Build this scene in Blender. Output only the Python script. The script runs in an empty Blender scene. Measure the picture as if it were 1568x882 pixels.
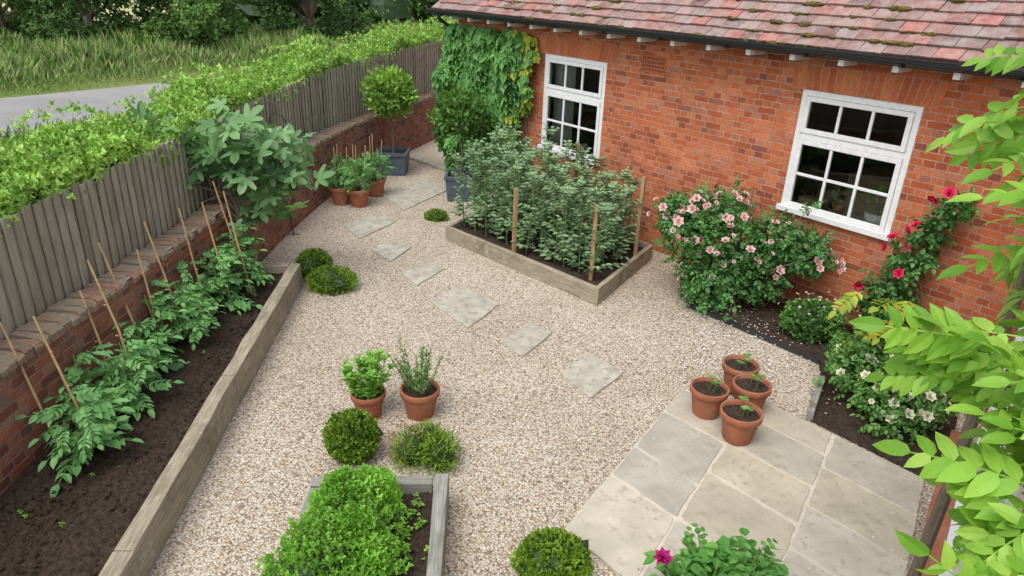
import bpy, math, numpy as np
from mathutils import Matrix, Vector
rng=np.random.default_rng(7)
R=math.radians
sc=bpy.context.scene
col=sc.collection
# ---------------------------------------------------------------- materials
def newmat(name):
    m=bpy.data.materials.new(name); m.use_nodes=True
    nt=m.node_tree; b=nt.nodes['Principled BSDF']; return m,nt,b
def nd(nt,t,ins=None,**kw):
    n=nt.nodes.new(t)
    for k,v in kw.items(): setattr(n,k,v)
    if ins:
        for k,v in ins.items():
            if hasattr(v,'is_output') or isinstance(v,bpy.types.NodeSocket): nt.links.new(v,n.inputs[k])
            else: n.inputs[k].default_value=v
    return n
def c4(c): return (c[0],c[1],c[2],1)
def ramp(nt,fac,stops,interp='LINEAR'):
    n=nt.nodes.new('ShaderNodeValToRGB'); n.color_ramp.interpolation=interp
    el=n.color_ramp.elements
    while len(el)<len(stops): el.new(.5)
    for e,(p,c) in zip(el,stops): e.position=p; e.color=c4(c)
    nt.links.new(fac,n.inputs[0]); return n.outputs[0]
def mixc(nt,fac,a,b,mode='MIX'):
    n=nt.nodes.new('ShaderNodeMix'); n.data_type='RGBA'; n.blend_type=mode
    for s,v in ((n.inputs[0],fac),(n.inputs[6],a),(n.inputs[7],b)):
        if isinstance(v,bpy.types.NodeSocket): nt.links.new(v,s)
        elif isinstance(v,(int,float)): s.default_value=v
        else: s.default_value=c4(v)
    return n.outputs[2]
def noise(nt,vec,scale,detail=4,rough=.6):
    n=nd(nt,'ShaderNodeTexNoise',{'Scale':scale,'Detail':detail,'Roughness':rough})
    if vec is not None: nt.links.new(vec,n.inputs['Vector'])
    return n.outputs[0]
def objco(nt): return nt.nodes.new('ShaderNodeTexCoord').outputs['Object']
def uvco(nt): return nt.nodes.new('ShaderNodeTexCoord').outputs['UV']
def mapping(nt,vec,scale):
    n=nd(nt,'ShaderNodeMapping',{'Scale':scale}); nt.links.new(vec,n.inputs[0]); return n.outputs[0]
def bump(nt,b,h,strength=.5,dist=.01):
    n=nd(nt,'ShaderNodeBump',{'Strength':strength,'Distance':dist,'Height':h}); nt.links.new(n.outputs[0],b.inputs['Normal']); return n
def island(nt): return nt.nodes.new('ShaderNodeNewGeometry').outputs['Random Per Island']
def leafmat(name,cols,rough=.5,trans=.25,spec=.3,g=1.):
    m,nt,b=newmat(name)
    k=len(cols); c=ramp(nt,island(nt),[(i/(k-1),tuple(x*g for x in cc)) for i,cc in enumerate(cols)])
    nz=noise(nt,objco(nt),2.5,2)
    f=ramp(nt,nz,[(.3,(.68,.72,.68)),(.7,(1.25,1.2,1.1))])
    c=mixc(nt,1.0,c,f,'MULTIPLY')
    nt.links.new(c,b.inputs['Base Color']); b.inputs['Roughness'].default_value=rough
    b.inputs['Specular IOR Level'].default_value=spec
    if trans>0:
        t=nd(nt,'ShaderNodeBsdfTranslucent'); c2=mixc(nt,1.0,c,(1.5,1.6,.6),'MULTIPLY'); nt.links.new(c2,t.inputs[0])
        mx=nd(nt,'ShaderNodeMixShader',{0:trans}); nt.links.new(b.outputs[0],mx.inputs[1]); nt.links.new(t.outputs[0],mx.inputs[2])
        nt.links.new(mx.outputs[0],nt.nodes['Material Output'].inputs[0])
    return m
def varmat(name,cols,rough=.8,scale=12,bs=.3,bd=.005,stretch=None,lo=.7,hi=1.2,spec=.3,spots=None,spots2=None):
    m,nt,b=newmat(name); k=len(cols)
    c=ramp(nt,island(nt),[(i/max(k-1,1),cc) for i,cc in enumerate(cols)]) if k>1 else None
    co=objco(nt)
    if stretch: co=mapping(nt,co,stretch)
    nz=noise(nt,co,scale,6,.65)
    f=ramp(nt,nz,[(.3,(lo,lo,lo)),(.7,(hi,hi,hi))])
    c=mixc(nt,1.0,c if c is not None else cols[0],f,'MULTIPLY')
    for sp in (spots,spots2):
        if sp:
            sc_,pc,a,bb=sp
            s=ramp(nt,noise(nt,objco(nt),sc_,5,.7),[(a,(0,0,0)),(bb,(1,1,1))]); c=mixc(nt,s,c,pc)
    nt.links.new(c,b.inputs['Base Color']); b.inputs['Roughness'].default_value=rough
    b.inputs['Specular IOR Level'].default_value=spec
    if bs: bump(nt,b,nz,bs,bd)
    return m
def brickmat(name,stops,mortar,dirt=(.12,.10,.07),dirtlo=.55,dirthi=.8,w=.215,h=.068,bigc=.7):
    m,nt,b=newmat(name); co=uvco(nt)
    wob=nd(nt,'ShaderNodeTexNoise',{'Scale':9.,'Detail':3.}); nt.links.new(co,wob.inputs['Vector'])
    add=nd(nt,'ShaderNodeVectorMath',operation='MULTIPLY_ADD'); nt.links.new(wob.outputs['Color'],add.inputs[0]); add.inputs[1].default_value=(.016,.012,0); nt.links.new(co,add.inputs[2])
    br=nd(nt,'ShaderNodeTexBrick',{'Color1':(0,0,0,1),'Color2':(1,1,1,1),'Mortar':(.5,.5,.5,1),'Scale':1.,'Mortar Size':.0062,'Mortar Smooth':.35,'Brick Width':w,'Row Height':h},offset=.5,squash=.5,squash_frequency=2)
    nt.links.new(add.outputs[0],br.inputs['Vector'])
    c=ramp(nt,br.outputs['Color'],stops)
    nz=noise(nt,co,38,6,.7); c=mixc(nt,1.,c,ramp(nt,nz,[(.3,(.70,.70,.70)),(.7,(1.22,1.2,1.18))]),'MULTIPLY')
    big=noise(nt,co,1.3,5,.65); c=mixc(nt,bigc,c,ramp(nt,big,[(.3,(.62,.60,.62)),(.7,(1.22,1.18,1.14))]),'MULTIPLY')
    mm=mixc(nt,1.,mortar,ramp(nt,noise(nt,co,7,5),[(.3,(.55,.52,.5)),(.7,(1.15,1.15,1.15))]),'MULTIPLY')
    c=mixc(nt,br.outputs['Fac'],c,mm)
    d=ramp(nt,noise(nt,mapping(nt,co,(1,1.6,1)),3.1,7,.7),[(dirtlo,(0,0,0)),(dirthi,(1,1,1))])
    c=mixc(nt,d,c,dirt)
    d2=ramp(nt,noise(nt,mapping(nt,co,(1,2.2,1)),3.3,7,.75),[(.56,(0,0,0)),(.80,(.6,.6,.6))]); c=mixc(nt,d2,c,(mortar[0]*1.05,mortar[1]*1.02,mortar[2]*1.))
    nt.links.new(c,b.inputs['Base Color']); b.inputs['Roughness'].default_value=.9; b.inputs['Specular IOR Level'].default_value=.2
    inv=nd(nt,'ShaderNodeMath',{0:1.,1:br.outputs['Fac']},operation='SUBTRACT')
    hh=nd(nt,'ShaderNodeMath',{0:nz,1:.35,2:inv.outputs[0]},operation='MULTIPLY_ADD')
    bump(nt,b,hh.outputs[0],.7,.008); return m
def plain(name,c,rough=.5,spec=.5,metal=0):
    m,nt,b=newmat(name); b.inputs['Roughness'].default_value=rough
    b.inputs['Specular IOR Level'].default_value=spec; b.inputs['Metallic'].default_value=metal
    nz=noise(nt,objco(nt),20,4); cc=mixc(nt,1.,c,ramp(nt,nz,[(.3,(.88,.88,.88)),(.7,(1.06,1.06,1.06))]),'MULTIPLY'); nt.links.new(cc,b.inputs['Base Color'])
    return m
M={}
M['brick']=brickmat('house_brick',[(0,(.26,.075,.045)),(.10,(.40,.10,.042)),(.35,(.48,.125,.048)),(.6,(.53,.15,.058)),(.82,(.58,.19,.082)),(.94,(.46,.18,.11)),(1,(.28,.09,.06))],(.44,.32,.235),(.36,.17,.115),.58,.88)
M['gbrick']=brickmat('garden_brick',[(0,(.15,.055,.045)),(.25,(.27,.085,.055)),(.6,(.36,.12,.075)),(.85,(.32,.16,.115)),(1,(.14,.08,.07))],(.27,.22,.175),(.11,.10,.07),.50,.74,bigc=.9)
M['archbrick']=varmat('arch_brick',[(.40,.095,.038),(.50,.135,.05),(.54,.175,.068),(.42,.11,.05)],.9,30)
M['coping']=varmat('coping_brick',[(.22,.13,.09),(.31,.18,.125),(.24,.19,.14),(.35,.23,.165)],.95,25,.6,.008,spots=(9,(.19,.185,.13),.46,.62),spots2=(4,(.09,.10,.05),.60,.75))
M['mortar']=plain('mortar',(.36,.28,.215),.95,.1)
M['fence']=varmat('fence_wood',[(.29,.255,.20),(.36,.32,.26),(.42,.385,.32),(.32,.295,.245)],.9,7,.4,.004,(9,9,.7),.70,1.18,.15,spots=(3,(.21,.21,.155),.50,.78))
M['timber']=varmat('oak_sleeper',[(.36,.31,.23)],.9,6,.6,.006,(.8,14,14),.5,1.3,.15,spots=(2.5,(.20,.175,.115),.5,.72),spots2=(11,(.42,.39,.32),.55,.7))
M['greytimber']=varmat('grey_sleeper',[(.30,.29,.26)],.9,6,.6,.006,(.8,14,14),.5,1.3,.15,spots=(3,(.17,.16,.12),.5,.72))
M['soil']=varmat('soil',[(.056,.040,.030)],.98,30,1.,.03,None,.45,1.7,.1,spots=(60,(.14,.105,.075),.60,.72))
M['terra']=varmat('terracotta',[(.36,.135,.075)],.85,9,.15,.003,None,.72,1.15,.2,spots=(7,(.38,.24,.175),.52,.8),spots2=(3,(.20,.11,.07),.60,.8))
M['lead']=varmat('grey_planter',[(.085,.11,.14)],.6,14,.1,.002)
M['white']=plain('white_paint',(.76,.76,.75),.35)
M['black']=plain('black_plastic',(.02,.021,.024),.35)
M['iron']=plain('dark_iron',(.03,.03,.03),.5)
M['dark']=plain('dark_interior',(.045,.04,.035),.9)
M['curtain']=plain('curtain_cloth',(.45,.45,.44),.9)
M['feeder']=plain('feeder_plastic',(.32,.34,.33),.3)
M['cane']=varmat('bamboo',[(.46,.30,.14),(.54,.37,.20)],.6,10,0)
M['stake']=varmat('wood_stake',[(.34,.21,.11),(.40,.26,.14)],.8,10,.2,.003,(8,8,1))
M['bark']=varmat('bark',[(.17,.14,.10)],.95,16,.6,.01,(3,3,1))
M['stem']=plain('green_stem',(.13,.21,.06),.6)
M['slab']=varmat('sandstone_slab',[(.43,.385,.29),(.51,.46,.37),(.39,.365,.30),(.50,.43,.32),(.45,.42,.35)],.85,3.2,.3,.008,None,.78,1.13,.25,spots=(13,(.29,.25,.18),.54,.76),spots2=(38,(.20,.18,.14),.64,.72))
M['slab2']=varmat('old_stepping_slab',[(.41,.38,.31),(.46,.43,.35),(.36,.335,.27)],.9,5,.4,.008,None,.72,1.15,.2,spots=(12,(.24,.21,.15),.50,.72),spots2=(35,(.16,.145,.11),.62,.70))
M['pointing']=plain('patio_pointing',(.56,.50,.41),.95,.1)
M['tile']=varmat('clay_tile',[(.17,.10,.09),(.27,.14,.12),(.33,.19,.165),(.24,.16,.145),(.38,.14,.115),(.32,.23,.21),(.21,.145,.135)],.9,14,.4,.004,None,.68,1.2,.2,spots=(6,(.31,.27,.245),.46,.72),spots2=(30,(.36,.34,.29),.62,.70))
M['moss']=varmat('moss',[(.10,.085,.02),(.16,.12,.03),(.07,.07,.02)],1,40,.6,.01)
def gravelmat():
    m,nt,b=newmat('gravel_mat'); co=objco(nt)
    v=nd(nt,'ShaderNodeTexVoronoi',{'Scale':72.,'Randomness':1.}); nt.links.new(co,v.inputs['Vector'])
    sx=nd(nt,'ShaderNodeSeparateColor'); nt.links.new(v.outputs['Color'],sx.inputs[0])
    c=ramp(nt,sx.outputs[0],[(0,(.27,.19,.125)),(.15,(.52,.41,.29)),(.35,(.66,.56,.43)),(.6,(.74,.66,.545)),(.8,(.80,.76,.69)),(.92,(.58,.49,.39)),(1,(.34,.315,.28))])
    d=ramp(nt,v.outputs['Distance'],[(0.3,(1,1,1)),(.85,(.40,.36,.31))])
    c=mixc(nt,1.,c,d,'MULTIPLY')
    big=noise(nt,co,.9,5,.6); c=mixc(nt,1.,c,ramp(nt,big,[(.3,(.82,.80,.77)),(.7,(1.06,1.06,1.06))]),'MULTIPLY')
    dirt=ramp(nt,noise(nt,co,2.3,7,.75),[(.56,(0,0,0)),(.76,(.55,.55,.55))]); c=mixc(nt,dirt,c,(.36,.30,.22))
    nt.links.new(c,b.inputs['Base Color']); b.inputs['Roughness'].default_value=.85
    inv=nd(nt,'ShaderNodeMath',{0:1.,1:v.outputs['Distance']},operation='SUBTRACT')
    bump(nt,b,inv.outputs[0],.9,.012); return m
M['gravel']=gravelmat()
M['pebble']=varmat('pebble',[(.28,.20,.13),(.54,.43,.31),(.68,.58,.45),(.76,.69,.58),(.82,.79,.73),(.58,.49,.38),(.36,.335,.30)],.8,60,0)
M['petal']=varmat('fallen_petals',[(.80,.76,.74),(.80,.68,.70)],.7,60,0)
M['asphalt']=varmat('asphalt',[(.24,.235,.23)],.9,60,.3,.004,None,.75,1.2,.2,spots=(.5,(.30,.29,.28),.4,.7))
M['grass']=varmat('grass_ground',[(.13,.18,.045)],.95,6,.5,.03,None,.6,1.5,.1,spots=(.15,(.22,.22,.08),.45,.7))
M['field']=varmat('field_crop',[(.40,.40,.19)],.95,2,.3,.03,None,.8,1.2,.1)
M['blade']=leafmat('grass_blades',[(.08,.16,.03),(.13,.24,.05),(.20,.28,.08),(.33,.32,.16)],.6,0)
def L(n,*c,**k): M[n]=leafmat(n,list(c),**k)
L('lf_hedge',(.12,.26,.04),(.20,.38,.07),(.29,.47,.10),(.38,.53,.16),g=1.08,trans=.15)
L('lf_creeper',(.035,.11,.025),(.06,.17,.035),(.10,.23,.05),spec=.4,g=1.4,trans=.15)
L('lf_yellow',(.22,.34,.04),(.38,.45,.06),(.45,.40,.05))
L('lf_fig',(.08,.17,.07),(.12,.23,.10),(.18,.31,.15),spec=.35,g=1.3)
L('lf_bay',(.10,.21,.03),(.18,.33,.06),(.27,.42,.09),g=1.1)
L('lf_baydk',(.05,.12,.03),(.09,.19,.045),(.14,.26,.07),g=1.2)
L('lf_bean',(.12,.20,.105),(.17,.27,.145),(.23,.33,.19),(.14,.23,.115),g=1.2,trans=.12)
L('lf_tomato',(.08,.20,.07),(.13,.29,.10),(.19,.36,.14),g=1.25,trans=.2)
L('lf_mint',(.12,.29,.035),(.19,.41,.055),(.28,.50,.09),g=1.1)
L('lf_rosemary',(.13,.23,.07),(.20,.31,.12),(.27,.39,.15),trans=0.)
L('lf_box',(.08,.16,.012),(.14,.25,.018),(.22,.33,.035),g=1.1,trans=0.)
L('lf_rose',(.03,.10,.025),(.05,.15,.035),(.09,.21,.05),spec=.4,g=1.35,trans=.12)
L('lf_rose2',(.05,.14,.03),(.09,.21,.05),(.15,.28,.07),g=1.2,trans=.12)
L('lf_wist',(.12,.28,.03),(.19,.38,.045),(.26,.46,.07),(.33,.51,.10),trans=.35,g=1.0)
L('lf_dahlia',(.05,.17,.03),(.09,.25,.05),(.14,.32,.07),g=1.15)
L('lf_tree',(.05,.12,.025),(.09,.18,.04),(.15,.25,.06),g=1.25,trans=0.)
L('lf_treedk',(.035,.09,.02),(.06,.13,.03),(.10,.18,.045),g=1.1,trans=0.)
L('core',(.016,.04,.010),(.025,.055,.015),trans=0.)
L('pt_pink',(.70,.34,.40),(.75,.50,.53),(.77,.66,.65),trans=.12)
L('pt_red',(.60,.02,.09),(.70,.05,.16),(.55,.01,.05),trans=.12)
L('pt_white',(.74,.72,.57),(.78,.77,.70),trans=.12)
L('pt_magenta',(.40,.01,.16),(.55,.02,.24),trans=.12)
# ---------------------------------------------------------------- builders
class B:
    def __init__(s): s.v=[]; s.n=0; s.f={3:[],4:[]}; s.m={3:[],4:[]}; s.mats=[]
    def mi(s,m):
        if m not in s.mats: s.mats.append(m)
        return s.mats.index(m)
    def add(s,v,f,m):
        v=np.asarray(v,float).reshape(-1,3); k=s.mi(m)
        groups=f if isinstance(f,dict) else None
        if groups is None:
            groups={}
            for a in f: groups.setdefault(len(a),[]).append(a)
        for q,a in groups.items():
            a=np.asarray(a,int).reshape(-1,q)
            if len(a): s.f[q].append(a+s.n); s.m[q].append(np.full(len(a),k))
        s.v.append(v); s.n+=len(v)
    def box(s,x0,x1,y0,y1,z0,z1,m):
        v=[(x,y,z) for z in (z0,z1) for y in (y0,y1) for x in (x0,x1)]
        s.add(v,[(0,2,3,1),(4,5,7,6),(0,1,5,4),(2,6,7,3),(0,4,6,2),(1,3,7,5)],m)
    def tube(s,pts,rad,m,n=6):
        pts=np.asarray(pts,float); k=len(pts); rad=np.broadcast_to(rad,(k,))
        t=np.gradient(pts,axis=0); t/=np.linalg.norm(t,axis=1)[:,None]+1e-9
        ref=np.array([.31,.17,.93])
        if abs(t.mean(0)@ref)>.9: ref=np.array([.95,.2,.1])
        a=np.cross(t,ref); a/=np.linalg.norm(a,axis=1)[:,None]+1e-9; b=np.cross(t,a)
        th=np.linspace(0,2*math.pi,n,endpoint=False)
        v=pts[:,None]+rad[:,None,None]*(np.cos(th)[None,:,None]*a[:,None]+np.sin(th)[None,:,None]*b[:,None])
        f=[(i*n+j,i*n+(j+1)%n,(i+1)*n+(j+1)%n,(i+1)*n+j) for i in range(k-1) for j in range(n)]
        v=np.vstack([v.reshape(-1,3),pts[:1],pts[-1:]])
        f+=[(k*n,(j+1)%n,j) for j in range(n)]+[(k*n+1,(k-1)*n+j,(k-1)*n+(j+1)%n) for j in range(n)]
        s.add(v,f,m)
    def lathe(s,c,prof,m,n=28):
        v=[];k=len(prof)
        for r,z in prof:
            for j in range(n):
                a=2*math.pi*j/n; v.append((c[0]+r*math.cos(a),c[1]+r*math.sin(a),c[2]+z))
        f=[(i*n+j,i*n+(j+1)%n,(i+1)*n+(j+1)%n,(i+1)*n+j) for i in range(k-1) for j in range(n)]
        s.add(v,f,m)
    def disc(s,c,r,m,n=24,bumpy=0):
        v=[(c[0],c[1],c[2]+bumpy)]
        for q in (.5,1):
            v+=[(c[0]+r*q*math.cos(2*math.pi*j/n),c[1]+r*q*math.sin(2*math.pi*j/n),c[2]+rng.normal()*bumpy*.3) for j in range(n)]
        f=[(0,1+j,1+(j+1)%n) for j in range(n)]+[(1+j,1+n+j,1+n+(j+1)%n,1+(j+1)%n) for j in range(n)]
        s.add(v,f,m)
    def blob(s,c,r,m,amp=.12,nu=14,nv=9):
        c=np.array(c,float); r=np.array(r,float)*np.ones(3); v=[]
        for i in range(nv+1):
            ph=math.pi*i/nv
            for j in range(nu):
                th=2*math.pi*j/nu; d=np.array([math.sin(ph)*math.cos(th),math.sin(ph)*math.sin(th),math.cos(ph)])
                v.append(c+d*r*(1+amp*rng.normal() if 0<i<nv else 1))
        s.add(v,[(i*nu+j,i*nu+(j+1)%nu,(i+1)*nu+(j+1)%nu,(i+1)*nu+j) for i in range(nv) for j in range(nu)],m)
    def leaves(s,tpl,pos,d,nr,size,m):
        tv,tf=tpl; pos=np.asarray(pos,float).reshape(-1,3); N=len(pos)
        if N==0: return
        d=np.broadcast_to(np.asarray(d,float),(N,3)); nr=np.broadcast_to(np.asarray(nr,float),(N,3))
        y=d/(np.linalg.norm(d,axis=1)[:,None]+1e-9); x=np.cross(y,nr); x/=np.linalg.norm(x,axis=1)[:,None]+1e-9; z=np.cross(x,y)
        size=np.broadcast_to(size,(N,))
        v=pos[:,None]+size[:,None,None]*(tv[None,:,0:1]*x[:,None]+tv[None,:,1:2]*y[:,None]+tv[None,:,2:3]*z[:,None])
        off=np.arange(N)*len(tv); g={}
        for q,a in tf.items():
            if len(a): g[q]=(np.asarray(a)[None]+off[:,None,None]).reshape(-1,q)
        s.add(v.reshape(-1,3),g,m)
    def clump(s,c,r,n,tpl,size,m,up=.4,shell=.55,core=.6,jit=.6,corem='core',lump=0):
        c=np.array(c,float); r=np.array(r,float)*np.ones(3)
        d=rng.normal(size=(n,3)); d/=np.linalg.norm(d,axis=1)[:,None]
        rad=shell+(1-shell)*rng.random(n)**.6
        if lump:
            ph=rng.random(3)*6; rad=rad*(1+lump*np.sin(d[:,0]*5+ph[0])*np.cos(d[:,1]*6+ph[1])+lump*.6*np.sin(d[:,2]*8+d[:,0]*5+ph[2]))
        pos=c+d*r*rad[:,None]+rng.normal(size=(n,3))*.03*r
        dd=d+np.array([0,0,up])+rng.normal(size=(n,3))*jit
        nn=d+np.array([0,0,.6])+rng.normal(size=(n,3))*.5
        s.leaves(tpl,pos,dd,nn,size*(.7+.6*rng.random(n)),m)
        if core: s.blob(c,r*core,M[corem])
    def obj(s,name,parent=None,smooth=False,loc=None,rot=0):
        me=bpy.data.meshes.new(name); V=np.vstack(s.v)
        me.vertices.add(len(V)); me.vertices.foreach_set('co',V.ravel())
        lo=[];st=[];mi=[];cur=0
        for q in (3,4):
            if s.f[q]:
                a=np.vstack(s.f[q]); lo.append(a.ravel()); st.append(cur+np.arange(len(a))*q); cur+=a.size; mi.append(np.concatenate(s.m[q]))
        lo=np.concatenate(lo);st=np.concatenate(st);mi=np.concatenate(mi)
        me.loops.add(len(lo)); me.loops.foreach_set('vertex_index',lo.astype(np.int32))
        me.polygons.add(len(st)); me.polygons.foreach_set('loop_start',st.astype(np.int32)); me.polygons.foreach_set('material_index',mi.astype(np.int32))
        me.polygons.foreach_set('use_smooth',np.full(len(st),bool(smooth)))
        for m in s.mats: me.materials.append(m)
        me.update(calc_edges=True)
        o=bpy.data.objects.new(name,me); col.objects.link(o)
        if loc is not None: o.location=loc
        o.rotation_euler=(0,0,rot)
        if parent: par(o,parent)
        return o
def par(o,p):
    o.parent=p; o.matrix_parent_inverse=Matrix.LocRotScale(p.location,p.rotation_euler,None).inverted()
def empty(name,loc=(0,0,0),rot=0):
    o=bpy.data.objects.new(name,None); col.objects.link(o); o.location=loc; o.rotation_euler=(0,0,rot); return o
def quadobj(name,quads,uvs,mat,parent=None,loc=(0,0,0),rot=0):
    v=[p for q in quads for p in q]; f=[tuple(range(4*i,4*i+4)) for i in range(len(quads))]
    me=bpy.data.meshes.new(name); me.from_pydata([tuple(map(float,p)) for p in v],[],f); uvl=me.uv_layers.new(name='UV')
    for i,u in enumerate([u for q in uvs for u in q]): uvl.data[i].uv=u
    me.materials.append(mat); o=bpy.data.objects.new(name,me); col.objects.link(o); o.location=loc; o.rotation_euler=(0,0,rot)
    if parent: par(o,parent)
    return o
def bevel(o,w=.006,seg=2):
    m=o.modifiers.new('bevel','BEVEL'); m.width=w; m.segments=seg; m.limit_method='ANGLE'
def beam(name,p0,p1,w,z0,z1,mat,parent=None,bw=.008):
    p0=np.array(p0,float);p1=np.array(p1,float); L_=np.linalg.norm(p1-p0); a=math.atan2(p1[1]-p0[1],p1[0]-p0[0])
    b=B(); n=max(2,int(L_/.25)); xs=np.linspace(0,L_,n)
    v=[]
    for x in xs:
        j=rng.normal(size=3)*.003
        v+=[(x,-w/2+j[0],0),(x,w/2+j[1],0),(x,w/2+j[1],z1-z0+j[2]),(x,-w/2+j[0],z1-z0+j[2])]
    f=[(0,1,2,3)]+[(4*i+k,4*(i+1)+k,4*(i+1)+(k+1)%4,4*i+(k+1)%4) for i in range(n-1) for k in range(4)]+[(4*n-4,4*n-1,4*n-2,4*n-3)]
    b.add(v,f,mat); o=b.obj(name,parent,loc=(p0[0],p0[1],z0),rot=a); bevel(o,bw); return o
def poly(name,pts,z,mat,parent=None):
    me=bpy.data.meshes.new(name); me.from_pydata([(p[0],p[1],z) for p in pts],[],[tuple(range(len(pts)))]); me.materials.append(mat)
    o=bpy.data.objects.new(name,me); col.objects.link(o)
    if parent: par(o,parent)
    return o
def soilgrid(name,c00,c10,c11,c01,z,parent,n=40,amp=.02):
    c=[np.array(p,float) for p in (c00,c10,c11,c01)]; v=[]
    for i in range(n+1):
        for j in range(n+1):
            a=i/n;b_=j/n; p=(1-a)*(1-b_)*c[0]+a*(1-b_)*c[1]+a*b_*c[2]+(1-a)*b_*c[3]
            h=amp*(math.sin(p[0]*9+1.3*p[1])*.4+math.sin(p[1]*11)*.3)+rng.normal()*amp*.35
            v.append((p[0],p[1],z+h))
    b=B(); b.add(v,[(i*(n+1)+j,(i+1)*(n+1)+j,(i+1)*(n+1)+j+1,i*(n+1)+j+1) for i in range(n) for j in range(n)],M['soil'])
    return b.obj(name,parent,smooth=True)
def clods(name,P,z,parent,m='soil',s=.012):
    n=len(P); b=B(); d=rng.normal(size=(n,3)); b.leaves((octv,octf),np.c_[P,np.full(n,z)],d,rng.normal(size=(n,3)),s*(.4+rng.random(n)**2*1.6),M[m]); b.obj(name,parent)
octv=np.array([(1,0,0),(-1,0,0),(0,1,0),(0,-1,0),(0,0,.6),(0,0,-.6)]); octf={3:np.array([(0,2,4),(2,1,4),(1,3,4),(3,0,4),(2,0,5),(1,2,5),(3,1,5),(0,3,5)])}
# leaf templates
def simple(w=.3,fold=.08,curl=.12):
    return np.array([(0,0,0),(-w*.8,.28,fold),(-w*.72,.66,fold-.35*curl),(0,1,-curl),(w*.72,.66,fold-.35*curl),(w*.8,.28,fold)]),{4:np.array([(0,1,2,3),(0,3,4,5)])}
def comb(parts):
    V=[];F={3:[],4:[]};n=0
    for v,f in parts:
        V.append(v)
        for q in f: F[q]+= [list(np.array(a)+n) for a in f[q]]
        n+=len(v)
    return np.vstack(V),{q:np.array(a) for q,a in F.items() if a}
def xf(t,scale,rz,pos,tilt=0):
    v,f=t; v=v*scale; c,s=math.cos(tilt),math.sin(tilt); v=np.stack([v[:,0],v[:,1]*c-v[:,2]*s,v[:,1]*s+v[:,2]*c],1)
    c,s=math.cos(rz),math.sin(rz); v=np.stack([v[:,0]*c-v[:,1]*s,v[:,0]*s+v[:,1]*c,v[:,2]],1); return v+np.array(pos),f
def longleaf(w=.26):
    # finer outline for the leaves nearest the viewpoint
    L_=[(0,0,0),(-w*.55,.12,.03),(-w*.95,.32,.05),(-w*.9,.55,.03),(-w*.5,.8,-.03),(0,1.05,-.12),(w*.5,.8,-.03),(w*.9,.55,.03),(w*.95,.32,.05),(w*.55,.12,.03),(0,.3,0),(0,.55,-.02),(0,.8,-.06)]
    return np.array(L_),{3:np.array([(0,1,10),(0,10,9),(4,5,12),(12,5,6)]),4:np.array([(1,2,11,10),(2,3,11,11)][:1]+[(3,4,12,11),(9,10,11,8),(7,11,12,6)])},
def longleaf(w=.26):
    v=[(0,0,0),(0,.3,-.0),(0,.6,-.03),(0,1.05,-.14),(-w*.75,.15,.04),(-w,.42,.045),(-w*.72,.74,.0),(w*.75,.15,.04),(w,.42,.045),(w*.72,.74,.0)]
    return np.array(v),{3:np.array([(0,4,1),(0,1,7),(2,6,3),(2,3,9)]),4:np.array([(1,4,5,2),(7,1,2,8)]),}, 
def longleaf(w=.26):
    v=[(0,0,0),(0,.32,0),(0,.62,-.03),(0,1.05,-.14),(-w*.75,.15,.04),(-w,.42,.045),(-w*.72,.74,.0),(w*.75,.15,.04),(w,.42,.045),(w*.72,.74,.0)]
    return np.array(v),{3:np.array([(0,4,1),(0,1,7),(1,4,5),(1,5,2),(2,5,6),(2,6,3),(1,8,7),(1,2,8),(2,9,8),(2,3,9)])}
def pinnate(pairs,ll,w=.3,ang=60,droop=.25,start=.2,leaf=None):
    parts=[]; lf=leaf or (lambda w: simple(w,.05,.25))
    for i in range(pairs):
        t=start+(1-start)*i/pairs; z=-droop*t*t; sl=ll*(.75+.35*math.sin(math.pi*(i+.6)/pairs))
        for s in (-1,1): parts.append(xf(lf(w),sl*(.9+.2*rng.random()),s*R(ang+rng.normal()*7),(0,t+rng.normal()*.015,z),-.25+rng.normal()*.15))
    parts.append(xf(lf(w),ll*1.1,0,(0,1,-droop),-.5))
    pts=[(0,t,-droop*t*t) for t in np.linspace(0,1,6)]; v=[]
    for i,p in enumerate(pts): v+=[(-.010,p[1],p[2]),(.010,p[1],p[2])]
    f=[(2*i,2*i+1,2*i+3,2*i+2) for i in range(5)]
    parts.append((np.array(v),{4:np.array(f)})); return comb(parts)
def figleaf():
    pr=[(0,1),(14,.82),(24,.58),(32,.36),(42,.62),(52,.88),(62,.82),(76,.48),(88,.32),(104,.58),(118,.68),(135,.5),(155,.32),(180,.10)]
    pts=[(math.sin(R(a))*r,math.cos(R(a))*r) for a,r in pr]
    out=pts+[(-x,y) for x,y in pts[-2:0:-1]]
    v=[(0,.02,.0)]+[(x,y+.05,.10*abs(x)*2-.2*(x*x+y*y)) for x,y in out]; n=len(out)
    return np.array(v),{3:np.array([(0,1+i,1+(i+1)%n) for i in range(n)])}
def rosef(rings=((6,1.,.30),(6,.8,.8),(5,.6,1.1),(4,.4,1.35)),w=.5):
    parts=[]
    for k,(n,s,t) in enumerate(rings):
        for i in range(n): parts.append(xf(simple(w,.18,-.15),s,2*math.pi*(i+.5*k)/n,(0,0,.02*k),t))
    return comb(parts)
T=dict(oval=simple(.34),broad=simple(.5),long=simple(.2),needle=simple(.09,.02,.05),creep=comb([xf(simple(.34),1,0,(0,0,0)),xf(simple(.30),.8,R(42),(0,0,0)),xf(simple(.30),.8,-R(42),(0,0,0))]),
 tom=pinnate(4,.36,.32,58,.35,.22),wist=pinnate(6,.33,.26,62,.3,.15,longleaf),wist2=pinnate(5,.36,.25,55,.45,.15,longleaf),rose=pinnate(2,.5,.42,62,.1,.35),bean=pinnate(2,.55,.30,40,.1,.15),fig=figleaf(),
 rosef=rosef(),daisy=rosef(((8,1,.25),(8,.8,.6),(6,.5,1.)),.3))
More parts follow.
